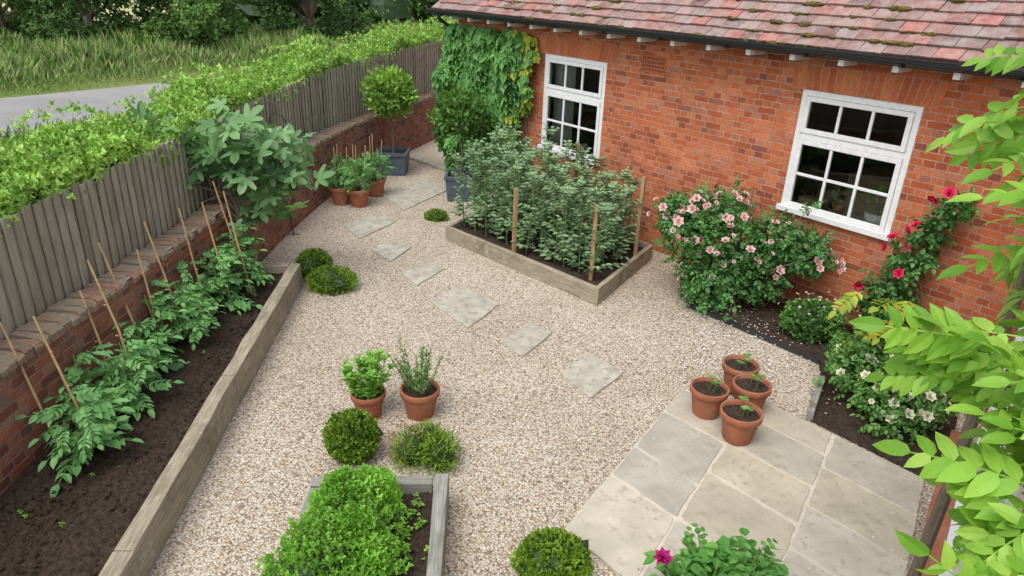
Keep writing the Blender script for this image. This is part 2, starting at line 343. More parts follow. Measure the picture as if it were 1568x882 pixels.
def trip(): return comb([xf(simple(.4),1,0,(0,0,0)),xf(simple(.4),.8,R(110),(0,.1,0)),xf(simple(.4),.8,-R(110),(0,.1,0)),xf(simple(.35),.55,R(55),(0,.0,.15),.5),xf(simple(.35),.55,-R(55),(0,.0,.15),.5)])
T['sprig']=trip()
# ---------------------------------------------------------------- ground
b=B(); b.add([(-300,-300,-.03),(300,-300,-.03),(300,500,-.03),(-300,500,-.03)],[(0,1,2,3)],M['grass']); b.obj('ground')
WP=np.array([(-3.12,-1.5),(-3.10,1.0),(-3.09,3.33),(-3.03,5.2),(-3.0,7.2),(-2.98,8.8),(-2.78,11.0),(-2.12,13.6),(-1.5,15.6),(-.7,17.8)])
gp=[(p[0]-.12,p[1]) for p in WP]+[(6,17.8),(6,-1.5)]
poly('gravel',gp,0,M['gravel'])
def strip(name,p,d,w,l0,l1,z,mat):
    d=np.array(d)/np.linalg.norm(d); n=np.array([d[1],-d[0]]); p=np.array(p)
    return poly(name,[p+d*l0,p+d*l0+n*w,p+d*l1+n*w,p+d*l1],z,mat)
strip('road',(-13.0,17.6),(2.9,4.3),4.6,-40,160,-.012,M['asphalt'])
poly('field',[(-120,44),(-17,44),(-5,200),(-200,200)],-.02,M['field'])
N=56000
yy=2.4+ (13.5-2.4)*rng.random(N)**1.6; xx=-2.9+rng.random(N)*6.6
k=np.ones(N,bool)
k&= ~((xx<-2.0-.08*(yy-2.8)/1.05+0.03)&(yy<7.05))
k&= xx< (10.844-yy)/1.2275-.05
k&= ~((xx>1.9)&(yy<6.8)&(xx> 1.9+(6.85-yy)*.8)&(yy>5.2))
k&= ~((xx<-.27)&(xx>-1.25)&(yy<3.6))
dd_=np.stack([xx-1.72,yy-5.49]); aa=(dd_[0]*(-.842)+.539*dd_[1])/-.964; bb_=(.67*dd_[1]+.742*dd_[0])/-.964
onp=(aa>-.01)&(aa<1.95)&(bb_>(np.where(aa<.58,.42,0)))
k&= ~(onp&(rng.random(N)>.03))
zz_=np.where(onp,.03,.002)
xx,yy,zz_=xx[k],yy[k],zz_[k]; n=len(xx)
b=B(); d=rng.normal(size=(n,3)); d[:,2]*=.25; nr=np.array([0,0,1])+rng.normal(size=(n,3))*.3
b.leaves((octv*np.array([.8,1,1]),{3:octf[3][:4]}),np.stack([xx,yy,zz_],1),d,nr,.0045+.0055*rng.random(n)**2,M['pebble']); b.obj('loose_gravel')
n=700; b=B(); px=rng.normal(2.1,.5,n); py=rng.normal(6.0,.55,n)
b.leaves(T['broad'],np.stack([px,py,np.full(n,.027)],1),np.c_[rng.normal(size=(n,2)),np.zeros(n)],(0,0,1),.018,M['petal']); b.obj('fallen_petals')
# ---------------------------------------------------------------- slabs
def slab(bd,pts,z0,z1,mat):
    p=np.array(pts,float); c=p.mean(0); out=[]; n=len(p)
    for i in range(n):
        a,b_=p[i],p[(i+1)%n]
        for t in (.035,.2,.35,.5,.65,.8,.965): out.append(a+(b_-a)*t+rng.normal(size=2)*.0045)
    out=np.array(out); m=len(out); inn=c+(out-c)*.985
    v=[(x,y,z0) for x,y in out]+[(x,y,z1-.005) for x,y in out]+[(x,y,z1) for x,y in inn]+[(c[0],c[1],z1)]
    f=[(i,(i+1)%m,m+(i+1)%m,m+i) for i in range(m)]+[(m+i,m+(i+1)%m,2*m+(i+1)%m,2*m+i) for i in range(m)]+[(2*m+i,2*m+(i+1)%m,3*m) for i in range(m)]
    bd.add(v,f,mat)
for q in [[(-2.10,10.53),(-1.57,11.58),(-1.07,11.04),(-1.63,9.82)],[(-2.37,9.07),(-1.97,9.62),(-1.66,9.30),(-2.02,8.54)],[(-1.81,8.20),(-1.59,8.51),(-1.30,8.30),(-1.49,7.79)],
  [(-1.31,7.44),(-1.04,7.83),(-.80,7.65),(-1.07,7.12)],[(-.88,6.71),(-.58,7.17),(-.12,6.72),(-.42,6.13)],[(-.09,5.87),(.19,6.31),(.42,6.09),(.12,5.60)],[(.46,5.32),(.735,5.72),(1.02,5.38),(.70,4.94)]]:
    b=B(); slab(b,q,-.01,.018,M['slab2']); b.obj('stepping_stone')
beam('path_edging',(-2.09,13.2),(-.95,12.0),.25,0,.05,M['slab2'])
PC=np.array([1.72,5.49]);E1=np.array([.67,-.742]);E2=np.array([-.539,-.842])
pp=lambda a,c: PC+a*E1+c*E2
patio=empty('stone_patio')
b=B()
cols=[((0,.58),[.42,.83,1.41,1.81,2.48]),((.58,1.27),[0,.33,.78,1.22,1.80,2.48]),((1.27,1.94),[0,.48,.98,1.45,2.1,2.8])]
for (a0,a1),bs in cols:
    for b0,b1 in zip(bs[:-1],bs[1:]):
        g=.012; j=rng.normal(size=4)*.004; slab(b,[pp(a0+g+j[0],b0+g+j[1]),pp(a1-g+j[2],b0+g),pp(a1-g,b1-g+j[3]),pp(a0+g,b1-g)],0,.026+rng.random()*.003,M['slab'])
b.obj('slabs',patio)
poly('pointing',[pp(0.005,.43),pp(.58,.43),pp(.58,.01),pp(1.93,.01),pp(1.93,2.79),pp(1.27,2.79),pp(1.27,2.47),pp(.005,2.47)],.0225,M['pointing'],patio)
# ---------------------------------------------------------------- garden wall + fence
def path_at(P,d):
    seg=np.linalg.norm(np.diff(P,axis=0),axis=1); cs=np.r_[0,np.cumsum(seg)]
    d=np.clip(d,0,cs[-1]-1e-6); i=np.searchsorted(cs,d,side='right')-1; t=(d-cs[i])/seg[i]
    return P[i]*(1-t)+P[i+1]*t,(P[i+1]-P[i])/seg[i],cs[-1]
def smooth(P,n=60):
    tt=np.linspace(0,len(P)-1,n); out=[]
    for q in tt:
        i=min(int(q),len(P)-2); f=q-i; p0=P[max(i-1,0)];p1=P[i];p2=P[i+1];p3=P[min(i+2,len(P)-1)]
        out.append(.5*((2*p1)+(-p0+p2)*f+(2*p0-5*p1+4*p2-p3)*f*f+(-p0+3*p1-3*p2+p3)*f**3))
    return np.array(out)
SP=smooth(WP)
TL=path_at(SP,0)[2]
gw=empty('garden_brick_wall')
qs=[];us=[]; ds=np.linspace(0,TL,61); H0=.86
def off(dd,o):
    p,t,_=path_at(SP,dd); return p+np.array([-t[1],t[0]])*o
for d0,d1 in zip(ds[:-1],ds[1:]):
    a,c=off(d0,0),off(d1,0); e,g=off(d0,.23),off(d1,.23)
    qs.append([(*a,0),(*c,0),(*c,H0),(*a,H0)]); us.append([(d0,0),(d1,0),(d1,H0),(d0,H0)])
    qs.append([(*e,0),(*g,0),(*g,H0),(*e,H0)]); us.append([(d0,0),(d1,0),(d1,H0),(d0,H0)])
    qs.append([(*a,H0),(*c,H0),(*g,H0),(*e,H0)]); us.append([(d0,0),(d1,0),(d1,.23),(d0,.23)])
quadobj('brickwork',qs,us,M['gbrick'],gw)
b=B(); d=.05
while d<TL-.05:
    w=.034+rng.normal()*.002; p,t,_=path_at(SP,d); nn=np.array([-t[1],t[0]]); o0,o1=-.006+rng.normal()*.008,.245; h=.07+rng.normal()*.007; sk=rng.normal()*.005
    v=[]
    for s in (-w,w):
        for o,z in ((o0,H0+.002),(o0,H0+h-.03),(o0+.035,H0+h),(o1-.02,H0+h),(o1,H0+h-.02),(o1,H0+.002)):
            q=p+t*(s+sk*(1 if o<.1 else -1))+nn*o; v.append((q[0],q[1],z+rng.normal()*.003))
    if rng.random()>.02: b.add(v,[(i,i+1,i+7,i+6) for i in range(5)]+[(0,5,4,1),(1,4,3,2),(6,7,10,11),(7,8,9,10)],M['coping'])
    d+=.075+abs(rng.normal())*.002
b.add([p for d0,d1 in zip(ds[:-1],ds[1:]) for p in ((*off(d0,.005),H0+.054),(*off(d1,.005),H0+.054),(*off(d1,.22),H0+.054),(*off(d0,.22),H0+.054))],[tuple(range(4*i,4*i+4)) for i in range(60)],M['mortar'])
b.obj('coping',gw)
fence=empty('timber_fence'); b=B()
def ftop(y): return np.interp(y,[0,4.3,8.8,11,15.7,18],[1.64,1.66,1.71,1.78,1.93,1.96])
for d in np.arange(.0,TL-.1,.104):
    p,t,_=path_at(SP,d); nn=np.array([-t[1],t[0]]); zt=ftop(p[1])+rng.normal()*.007
    tilt=rng.normal()*.004
    prof=[(0,.248),(0,.268),(.118,.285),(.118,.278)]
    v=[]
    for z in (.90,zt):
        for s,o in prof: q=p+t*(s+tilt*(z-.9)*2)+nn*o; v.append((q[0],q[1],z))
    b.add(v,[(0,1,5,4),(1,2,6,5),(2,3,7,6),(3,0,4,7),(4,5,6,7),(0,3,2,1)],M['fence'])
for z in (1.05,1.5):
    for d0,d1 in zip(ds[:-1],ds[1:]):
        q=[off(d0,.29),off(d1,.29),off(d1,.35),off(d0,.35)]; v=[(*p,z) for p in q]+[(*p,z+.08) for p in q]
        b.add(v,[(0,1,2,3),(4,5,6,7),(0,1,5,4),(2,3,7,6)],M['fence'])
for d in np.arange(1,TL,1.8):
    p=off(d,.41); b.box(p[0]-.05,p[0]+.05,p[1]-.05,p[1]+.05,0,ftop(p[1])-.06,M['fence'])
b.obj('boards',fence)
# hedge
b=B(); n=54000
dd=rng.random(n)**.9*TL; pos=np.zeros((n,3)); uu=rng.random(n); r2=rng.random(n); g2=rng.normal(size=n)
for i in range(n):
    p,t,_=path_at(SP,dd[i]); nn=np.array([-t[1],t[0]])
    hh=ftop(p[1])+.12+.07*math.sin(dd[i]*2.1)+.05*math.sin(dd[i]*5.3+1)
    if uu[i]<.72: o=.33+.68*r2[i]; z=hh-.10*(2*(o-.67)/.68)**2+g2[i]*.055+ (abs(g2[i])>1.9)*.09
    elif uu[i]<.87: o=.31+g2[i]*.03; z=hh-.22*r2[i]
    else: o=1.0+g2[i]*.05; z=hh*r2[i]
    q=p+nn*o; pos[i]=(q[0],q[1],z)
b.leaves(T['sprig'],pos,np.c_[rng.normal(size=(n,2))*.5,np.ones(n)],rng.normal(size=(n,3)),.026+.026*rng.random(n),M['lf_hedge'])
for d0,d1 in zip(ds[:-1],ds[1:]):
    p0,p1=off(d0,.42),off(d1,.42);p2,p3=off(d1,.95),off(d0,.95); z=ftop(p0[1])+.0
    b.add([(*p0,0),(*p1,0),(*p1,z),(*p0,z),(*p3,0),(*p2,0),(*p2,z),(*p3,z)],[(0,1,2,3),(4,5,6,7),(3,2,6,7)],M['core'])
b.obj('privet_hedge')
# ---------------------------------------------------------------- raised beds
bl=empty('raised_bed')
e=np.array([-2.004+2.32,2.81-7.01]); e/=np.linalg.norm(e); A=np.array([-2.37,7.0])
cuts=[0,2.35,4.17,6.5]
for i,(u0,u1) in enumerate(zip(cuts[:-1],cuts[1:])): beam('side_board_%d'%i,A+e*(u0+.004),A+e*(u1-.004),.11,0,.28,M['timber'],bl)
beam('end_board',(-2.43,6.965),(-3.1,6.9),.10,0,.278,M['timber'],bl)
soilgrid('soil',(-3.1,.6),(-1.9,.6),(-2.4,6.95),(-3.05,6.92),.19,bl,60)
cy=1.5+5.3*rng.random(2600); cx=-3.03+(-2.45+.076*(7-cy)+3.03)*rng.random(2600); clods('soil_clods',np.c_[cx,cy],.195,bl)
bc=empty('raised_bed'); C=[np.array(p) for p in ((-.905,8.64),(.927,6.78),(1.752,8.225),(-.08,10.08))]
for i in range(4):
    a,c=C[i],C[(i+1)%4]; t=(c-a)/np.linalg.norm(c-a); nn=np.array([-t[1],t[0]])*.03
    beam('board_%d'%i,a+nn+t*(.0 if i%2 else .062),c+nn-t*(.0 if i%2 else .062),.055,0,.2,M['timber'],bc,.005)
soilgrid('soil',C[0]+(.07,.0),C[1]+(0,.07),C[2]+(-.07,0),C[3]+(0,-.07),.14,bc)
bb=empty('raised_bed')
beam('top_board',(-1.22,3.49),(-.46,3.56),.08,0,.25,M['greytimber'],bb)
beam('side_board',(-.405,3.62),(-.30,1.6),.085,0,.255,M['greytimber'],bb)
beam('far_board',(-1.18,3.44),(-1.10,1.6),.07,0,.25,M['greytimber'],bb)
soilgrid('soil',(-1.10,1.6),(-.33,1.6),(-.43,3.53),(-1.17,3.47),.17,bb)
clods('soil_clods',np.c_[-1.05+.55*rng.random(500),2.0+1.4*rng.random(500)],.175,bb)
rb=empty('rose_border')
RB=[(1.90,6.85),(2.28,6.42),(2.66,5.96),(2.89,5.69),(2.77,5.32),(2.45,4.75),(3.03,4.06),(3.2,4.14),(4.26,5.61),(2.15,8.2)]
poly('soil',RB,.02,M['soil'],rb)
ca,cc_=rng.random(900),rng.random(900); clods('soil_clods',np.c_[2.1+1.8*ca,6.95-1.9*ca+.45*cc_],.025,rb)
b=B()
for a,c in zip(RB[:3],RB[1:4]):
    a=np.array(a);c=np.array(c); b.add([(*a,0),(*c,0),(*c,.05),(*a,.05),(*(a+.02),0),(*(c+.02),0),(*(c+.02),.05),(*(a+.02),.05)],[(0,1,2,3),(4,5,6,7),(3,2,6,7)],M['iron'])
b.obj('edging',rb); beam('timber_edging',(2.77,5.32),(2.45,4.75),.05,0,.10,M['greytimber'],rb)
# ---------------------------------------------------------------- house
HA=-.8872; HO=(0,10.844,0); house=empty('brick_house',HO,HA)
def hobj(b,name,smooth=False): return b.obj(name,house,smooth,loc=HO,rot=HA)
def hw(s,y,z=0): return np.array([s*math.cos(HA)-y*math.sin(HA),10.844+s*math.sin(HA)+y*math.cos(HA),z])
WIN=[(.548,1.782,.885,2.234),(4.556,5.736,1.019,2.275)]
xs=[-1.65,.548,1.782,4.556,5.736,7.1]
qs=[];us=[]
for i in range(5):
    if i in (1,3):
        w=WIN[i//2]; zz=[(0,w[2]),(w[3],2.75)]
    else: zz=[(0,2.75)]
    for z0,z1 in zz:
        qs.append([(xs[i],0,z0),(xs[i+1],0,z0),(xs[i+1],0,z1),(xs[i],0,z1)]); us.append([(xs[i],z0),(xs[i+1],z0),(xs[i+1],z1),(xs[i],z1)])
for w in WIN:
    for x in (w[0],w[1]): qs.append([(x,0,w[2]),(x,.12,w[2]),(x,.12,w[3]),(x,0,w[3])]); us.append([(0,w[2]),(.12,w[2]),(.12,w[3]),(0,w[3])])
    for z in (w[2],w[3]): qs.append([(w[0],0,z),(w[1],0,z),(w[1],.12,z),(w[0],.12,z)]); us.append([(w[0],0),(w[1],0),(w[1],.12),(w[0],.12)])
qs.append([(-1.65,5.5,0),(-1.65,0,0),(-1.65,0,2.75),(-1.65,5.5,2.75)]); us.append([(0,0),(5.5,0),(5.5,2.75),(0,2.75)])
qs.append([(-1.65,5.5,2.75),(-1.65,0,2.75),(-1.65,2.74,5.0),(-1.65,2.76,5.0)]); us.append([(0,2.75),(5.5,2.75),(2.75,5.),(2.75,5.)])
quadobj('walls',qs,us,M['brick'],house,HO,HA)
b=B()
for w in WIN:
    n=int((w[1]-w[0]+.3)/.075); x0=(w[0]+w[1])/2-n*.075/2
    for i in range(n):
        x=x0+i*.075; fan=((i+.5)/n-.5)*.10
        v=[]
        for y in (-.004,.02):
            v+=[(x+.004,y,w[3]+.005),(x+.071,y,w[3]+.005),(x+.071+fan,y,w[3]+.235),(x+.004+fan,y,w[3]+.235)]
        b.add(v,[(0,1,2,3),(0,4,5,1),(1,5,6,2),(3,2,6,7),(0,3,7,4)],M['archbrick'])
    b.box(x0,x0+n*.075,-.0015,.01,w[3],w[3]+.24,M['mortar'])
a0,a1,z0,z1=2.36,2.75,2.20,2.40
b.box(a0,a1,-.008,.0,z0,z1,M['archbrick'])
for i in range(9):
    for j in range(4): b.box(a0+.025+i*.04,a0+.047+i*.04,-.0095,-.0085,z0+.02+j*.045,z0+.042+j*.045,M['dark'])
hobj(b,'brick_arches')
def glassmat():
    m,nt,b_=newmat('window_glass'); nt.nodes.remove(b_)
    t=nd(nt,'ShaderNodeBsdfTransparent',{0:(.75,.8,.78,1)}); g=nd(nt,'ShaderNodeBsdfGlossy',{0:(1,1,1,1),'Roughness':.02}); fr=nd(nt,'ShaderNodeFresnel',{'IOR':1.6})
    mx=nd(nt,'ShaderNodeMixShader'); nt.links.new(fr.outputs[0],mx.inputs[0]); nt.links.new(t.outputs[0],mx.inputs[1]); nt.links.new(g.outputs[0],mx.inputs[2]); nt.links.new(mx.outputs[0],nt.nodes['Material Output'].inputs[0]); return m
M['glass']=glassmat()
for wi,w in enumerate(WIN):
    x0,x1,z0,z1=w; b=B(); W=M['white']; f=.058
    zt=z0+(z1-z0)*.635
    b.box(x0+.001,x0+f,.0,.11,z0+.05,z1-.001,W); b.box(x1-f,x1-.001,.0,.11,z0+.05,z1-.001,W)
    b.box(x0+f,x1-f,.001,.11,z1-f,z1-.001,W); b.box(x0+f,x1-f,.001,.11,zt-.032,zt+.032,W)
    b.box(x0-.02,x1+.02,-.05,.11,z0-.01,z0+.05,W)
    def cas(a,c,p,q,rows,y0):
        s=.048; b.box(a,a+s,y0,y0+.05,p,q,W); b.box(c-s,c,y0,y0+.05,p,q,W); b.box(a+s,c-s,y0+.001,y0+.05,p,p+s,W); b.box(a+s,c-s,y0+.001,y0+.05,q-s,q,W)
        A0,A1,Q0,Q1=a+s,c-s,p+s,q-s
        for k in (1,2): xx_=A0+(A1-A0)*k/3; b.box(xx_-.015,xx_+.015,y0+.008,y0+.042,Q0,Q1,W)
        for k in range(1,rows): zz_=Q0+(Q1-Q0)*k/rows; b.box(A0,A1,y0+.010,y0+.040,zz_-.015,zz_+.015,W)
        b.add([(A0,y0+.025,Q0),(A1,y0+.025,Q0),(A1,y0+.025,Q1),(A0,y0+.025,Q1)],[(0,1,2,3)],M['glass'])
    cas(x0+f+.002,x1-f-.002,zt+.034,z1-f-.002,1,-.012); cas(x0+f+.002,x1-f-.002,z0+.052,zt-.034,2,-.012)
    o=hobj(b,'window_%d'%wi); bevel(o,.004,1)
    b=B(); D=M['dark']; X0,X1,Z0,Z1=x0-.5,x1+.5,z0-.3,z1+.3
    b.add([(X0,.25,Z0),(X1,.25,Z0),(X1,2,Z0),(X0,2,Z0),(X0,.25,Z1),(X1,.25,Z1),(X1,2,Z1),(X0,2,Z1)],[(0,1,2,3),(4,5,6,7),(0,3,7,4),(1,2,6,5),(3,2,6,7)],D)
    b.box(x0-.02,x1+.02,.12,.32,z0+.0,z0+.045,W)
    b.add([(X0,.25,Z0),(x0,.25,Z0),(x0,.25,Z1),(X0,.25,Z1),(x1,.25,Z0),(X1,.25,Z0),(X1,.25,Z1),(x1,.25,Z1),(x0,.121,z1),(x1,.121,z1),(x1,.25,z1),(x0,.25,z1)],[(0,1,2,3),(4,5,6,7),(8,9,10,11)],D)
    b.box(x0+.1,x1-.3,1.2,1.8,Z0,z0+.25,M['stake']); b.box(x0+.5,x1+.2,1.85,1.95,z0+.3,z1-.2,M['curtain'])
    if wi==0:
        v=[];n=40
        for i in range(n+1):
            x=x0+.03+.42*i/n; v+=[(x,.18+.02*math.sin(i*1.3),z0+.06),(x,.18+.015*math.sin(i*1.3),z1)]
        b.add(v,[(2*i,2*i+2,2*i+3,2*i+1) for i in range(n)],M['curtain'])
        b.lathe((x0+.75,.18,z0+.045),[(0,0),(.05,0),(.052,.13),(.044,.13),(.044,.02)],M['white'],16)
    else:
        b.lathe((x0+.95,.17,z0+.045),[(0,0),(.08,0),(.115,.07),(.115,.13),(.10,.13)],M['white'],16)
        b.clump((x0+.95,.19,z0+.28),(.12,.09,.12),90,T['oval'],.07,M['lf_bay'],core=0)
        b.box(x0+.12,x0+.40,.13,.26,z0+.045,z0+.14,M['stake']); b.lathe((x0+.55,.17,z0+.045),[(0,0),(.05,0),(.06,.12),(.05,.12)],M['terra'],14); b.clump((x0+.6,.19,z0+.26),(.14,.05,.10),70,T['oval'],.06,M['lf_bay'],core=0)
    hobj(b,'interior_%d'%wi)
# roof
SL=R(40); ey,ez=-.30,2.70
b=B(); cs_,sn=math.cos(SL),math.sin(SL); gauge=.140; tw=.21
rows=int(4.0/gauge)
for r_ in range(rows):
    x=-1.95+(tw/2 if r_%2 else 0)
    while x<9.2:
        u0=r_*gauge-.015+rng.normal()*.005; u1=u0+gauge*1.55; lift=.020+abs(rng.normal())*.004; yaw=rng.normal()*.010
        w=tw-.006
        def P_(a,u,h): return (x+a+(u-u0)*yaw, ey+u*cs_-h*sn, ez+u*sn+h*cs_)
        h0=lift+.012; h1=.004
        v=[P_(0,u0,h0-.014),P_(w,u0,h0-.014),P_(w,u0,h0+.003),P_(w/2,u0,h0+.006),P_(0,u0,h0+.003),P_(0,u1,h1),P_(w,u1,h1)]
        b.add(v,[(0,1,2,4),(4,2,3),(4,3,5),(3,2,6),(3,6,5),(0,4,5),(1,6,2)],M['tile'])
        x+=tw
v=[(-1.95,ey,ez-.004),(9.3,ey,ez-.004),(9.3,ey+4*cs_,ez+4*sn-.004),(-1.95,ey+4*cs_,ez+4*sn-.004),(9.3,ey+8*cs_,ez-.004),(-1.95,ey+8*cs_,ez-.004)]
b.add(v,[(0,1,2,3),(3,2,4,5)],M['tile'])
n=620; ux=rng.random(n)*9-1.6; uu=rng.random(n)**1.2*1.8; uu=np.round(uu/gauge)*gauge-.02
for x,u in zip(ux,uu):
    r_=.010+.03*rng.random()**2.5
    if math.sin(x*1.7)+rng.normal()*.5<-.2: continue
    for q in range(1+int(rng.random()*3)): b.blob((x+rng.normal()*.03,ey+u*cs_-.03*sn,ez+u*sn+.03*cs_),(r_*1.5,r_,r_*.6),M['moss'],.25,7,4)
hobj(b,'roof_tiles')
b=B()
n=10
v=[]
for x in (-2.0,9.3):
    for j in range(n+1):
        a=math.pi*j/n; v.append((x,ey-.045-.058*math.cos(a),ez-.01-.062*math.sin(a)))
b.add(v,[(j,j+1,n+2+j,n+1+j) for j in range(n)],M['black'])
b.box(-2.0,9.3,ey-.108,ey-.10,ez-.012,ez+.002,M['black'])
b.box(-1.98,9.3,ey+.02,ey+.04,ez-.085,ez-.01,M['black'])
for x in np.arange(-1.6,9,.9): b.box(x,x+.03,ey-.11,ey+.02,ez-.085,ez-.075,M['black'])
b.tube([(-1.72,ey-.045,ez-.07),(-1.72,ey-.03,ez-.14),(-1.72,-.06,ez-.30),(-1.72,-.06,.1)],.034,M['black'],10)
hobj(b,'gutter')
b=B()
for x in np.arange(-1.5,7,.50): b.box(x,x+.055,-.275,.0,2.562,2.625,M['white'])
hobj(b,'rafter_feet')
# wing (the camera's own side of the house)
WN=np.array([.811,-.585]); WB=np.array([4.26,5.61]); WO=WB+WN*.17; WD=np.array([-.585,-.811]); wa=math.atan2(WD[1],WD[0])
def wseg(a0,a1,z0,z1): return [(a0,0,z0),(a1,0,z0),(a1,0,z1),(a0,0,z1)],[(a0,z0),(a1,z0),(a1,z1),(a0,z1)]
qs=[];us=[]
for s_ in [(-.1,1.5,0,2.6),(1.5,4.4,2.1,2.6),(4.4,5.0,0,2.6)]:
    q,u=wseg(*s_); qs.append(q);us.append(u)
qs.append([(1.5,0,0),(1.5,.22,0),(1.5,.22,2.1),(1.5,0,2.1)]);us.append([(0,0),(.22,0),(.22,2.1),(0,2.1)])
qs.append([(0,0,2.6),(5,0,2.6),(5,.3,2.6),(0,.3,2.6)]);us.append([(0,0),(5,0),(5,.3),(0,.3)])
quadobj('wing_wall',qs,us,M['brick'],house,(WO[0],WO[1],0),wa)
b=B(); W=M['white']
b.box(1.5,1.60,-.03,.12,.03,2.09,W); b.box(4.3,4.4,-.03,.12,.03,2.09,W); b.box(1.60,4.3,-.03,.12,2.0,2.09,W)
for a in (1.6,2.28,2.98,3.64):
    b.box(a,a+.10,.0,.06,.05,2.0,W); b.box(a+.56,a+.66,.0,.06,.05,2.0,W); b.box(a+.10,a+.56,.002,.06,.05,.55,W); b.box(a+.10,a+.56,.002,.06,1.9,2.0,W)
    b.box(a+.10,a+.56,.01,.05,.95,.98,W); b.box(a+.10,a+.56,.01,.05,1.42,1.45,W)
    b.add([(a+.10,.035,.55),(a+.56,.035,.55),(a+.56,.035,1.9),(a+.10,.035,1.9)],[(0,1,2,3)],M['glass'])
b.box(1.2,4.4,-.19,-.06,-.01,.045,M['terra']); b.box(1.5,4.4,-.058,.12,-.01,.05,W); b.box(2.20,2.23,-.03,.0,.9,1.05,M['black']); b.tube([(2.215,-.03,.97),(2.215,-.07,.97),(2.33,-.07,.97)],.009,M['black'],6)
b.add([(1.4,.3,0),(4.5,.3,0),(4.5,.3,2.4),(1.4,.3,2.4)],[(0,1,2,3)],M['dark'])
b.obj('french_doors',house,loc=(WO[0],WO[1],0),rot=wa)
# ---------------------------------------------------------------- creeper
b=B(); n=4300
ss=-1.8+2.3*rng.random(n); zz=rng.random(n)*2.5
edge=.34+.14*np.sin(zz*4)+.1*np.sin(zz*9.)+.06*rng.normal(size=n); k=(ss<edge)
k&=~((zz<.55)&(ss>.3)); ss,zz=ss[k],zz[k]; n=len(ss)
lump=.5+.5*np.sin(ss*5+zz*2.3)*np.cos(zz*4.5-ss*3)
yo=-.04-.08*rng.random(n)-.30*lump*np.clip(1.5-abs(zz-1.2),.3,1)
pos=np.array([hw(a,c,z) for a,c,z in zip(ss,yo,zz)])
outv=hw(0,-1)-hw(0,0); al=hw(1,0)-hw(0,0)
d=np.array([0,0,-1.])+outv*.45+al*(rng.normal(size=(n,1))*.45)+rng.normal(size=(n,3))*.25
nr=outv+np.array([0,0,.55])+rng.normal(size=(n,3))*.38
yl=(ss>edge[k]-.26)&(rng.random(n)<.65)
size=.09+.09*rng.random(n)
b.leaves(T['creep'],pos[~yl],d[~yl],nr[~yl],size[~yl],M['lf_creeper']); b.leaves(T['creep'],pos[yl],d[yl],nr[yl],size[yl]*.75,M['lf_yellow'])
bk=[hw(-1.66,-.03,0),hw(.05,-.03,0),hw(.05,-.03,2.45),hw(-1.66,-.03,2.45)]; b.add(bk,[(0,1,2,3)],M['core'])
for i in range(6):
    s0=-1.4+i*.32; b.tube([hw(s0,-.03,0),hw(s0+.1,-.035,.8),hw(s0-.05,-.035,1.6),hw(s0+.1,-.03,2.4)],[.02,.014,.01,.005],M['bark'])
b.obj('virginia_creeper')
# ---------------------------------------------------------------- pots
def pot(b,c,r,h):
    b.lathe(c,[(0,0),(r*.66,0),(r*.69,.01),(r*.9,h*.78),(r*.985,h*.79),(r*1.0,h*.80),(r*1.02,h*.98),(r*1.0,h),(r*.92,h),(r*.90,h*.98),(r*.87,h*.85)],M['terra'],36)
    b.disc((c[0],c[1],c[2]+h*.87),r*.9,M['soil'],20,.006)
def potobj(name,c,r,h,fill=None):
    e_=empty(name,(c[0],c[1],c[2])); b=B(); pot(b,c,r,h); o=b.obj('pot',e_,smooth=True); m=o.modifiers.new('es','EDGE_SPLIT'); m.split_angle=R(40)
    b=B()
    if fill: fill(b,c,h); b.obj('plant',e_)
def seedling(b,c,h):
    for i in range(3):
        a=rng.random()*6.28; p=np.array([c[0]+.05*math.cos(a)*rng.random(),c[1]+.05*math.sin(a),c[2]+h*.86]); t=p+(0.01,0,.06+.05*rng.random())
        b.tube([p,t],.003,M['stem'],4)
        n=4; th=np.arange(n)*1.6+rng.random(); b.leaves(T['broad'],np.tile(t,(n,1)),np.c_[np.cos(th),np.sin(th),np.full(n,.4)],(0,0,1),.03+.02*rng.random(n),M['lf_rose2'])
for c in [(1.61,4.77,.026),(1.97,4.84,.03),(1.77,4.44,.03),(1.97,5.16,.03)]: potobj('terracotta_pot',c,.152 if c[1]>4.5 else .157,.25,seedling)
def mint(b,c,h):
    for i in range(30):
        a=rng.random()*6.28; q=rng.random()**.5; p=np.array([c[0]+.09*q*math.cos(a),c[1]+.09*q*math.sin(a),c[2]+h*.85]); t=np.array([c[0]+.20*q*math.cos(a),c[1]+.20*q*math.sin(a),c[2]+h+.22+.14*rng.random()*(1.3-q)])
        b.tube([p,(p+t)/2+(0,0,.01),t],.003,M['stem'],4)
        n=24; tt=rng.random(n)**.7; th=rng.random(n)*6.28; b.leaves(T['oval'],p+(t-p)*tt[:,None],np.c_[np.cos(th),np.sin(th),np.full(n,.45)],(0,0,1),.03+.03*rng.random(n),M['lf_mint'])
potobj('mint_pot',(-1.09,4.60,0),.135,.22,mint)
def rosemary(b,c,h):
    for i in range(34):
        a=rng.random()*6.28; q=rng.random()**.6; p=np.array([c[0]+.08*q*math.cos(a),c[1]+.08*q*math.sin(a),c[2]+h*.85]); t=np.array([c[0]+.24*q*math.cos(a),c[1]+.24*q*math.sin(a),c[2]+h+.08+.26*rng.random()])
        b.tube([p,(p+t)/2+(0,0,.02),t],.003,M['stem'],4)
        n=34; tt=.1+.9*rng.random(n); th=rng.random(n)*6.28; b.leaves(T['long'],p+(t-p)*tt[:,None],np.c_[np.cos(th),np.sin(th),np.full(n,.9)],(0,0,1),.022+.02*rng.random(n),M['lf_rosemary'])
potobj('rosemary_pot',(-.69,4.64,0),.155,.245,rosemary)
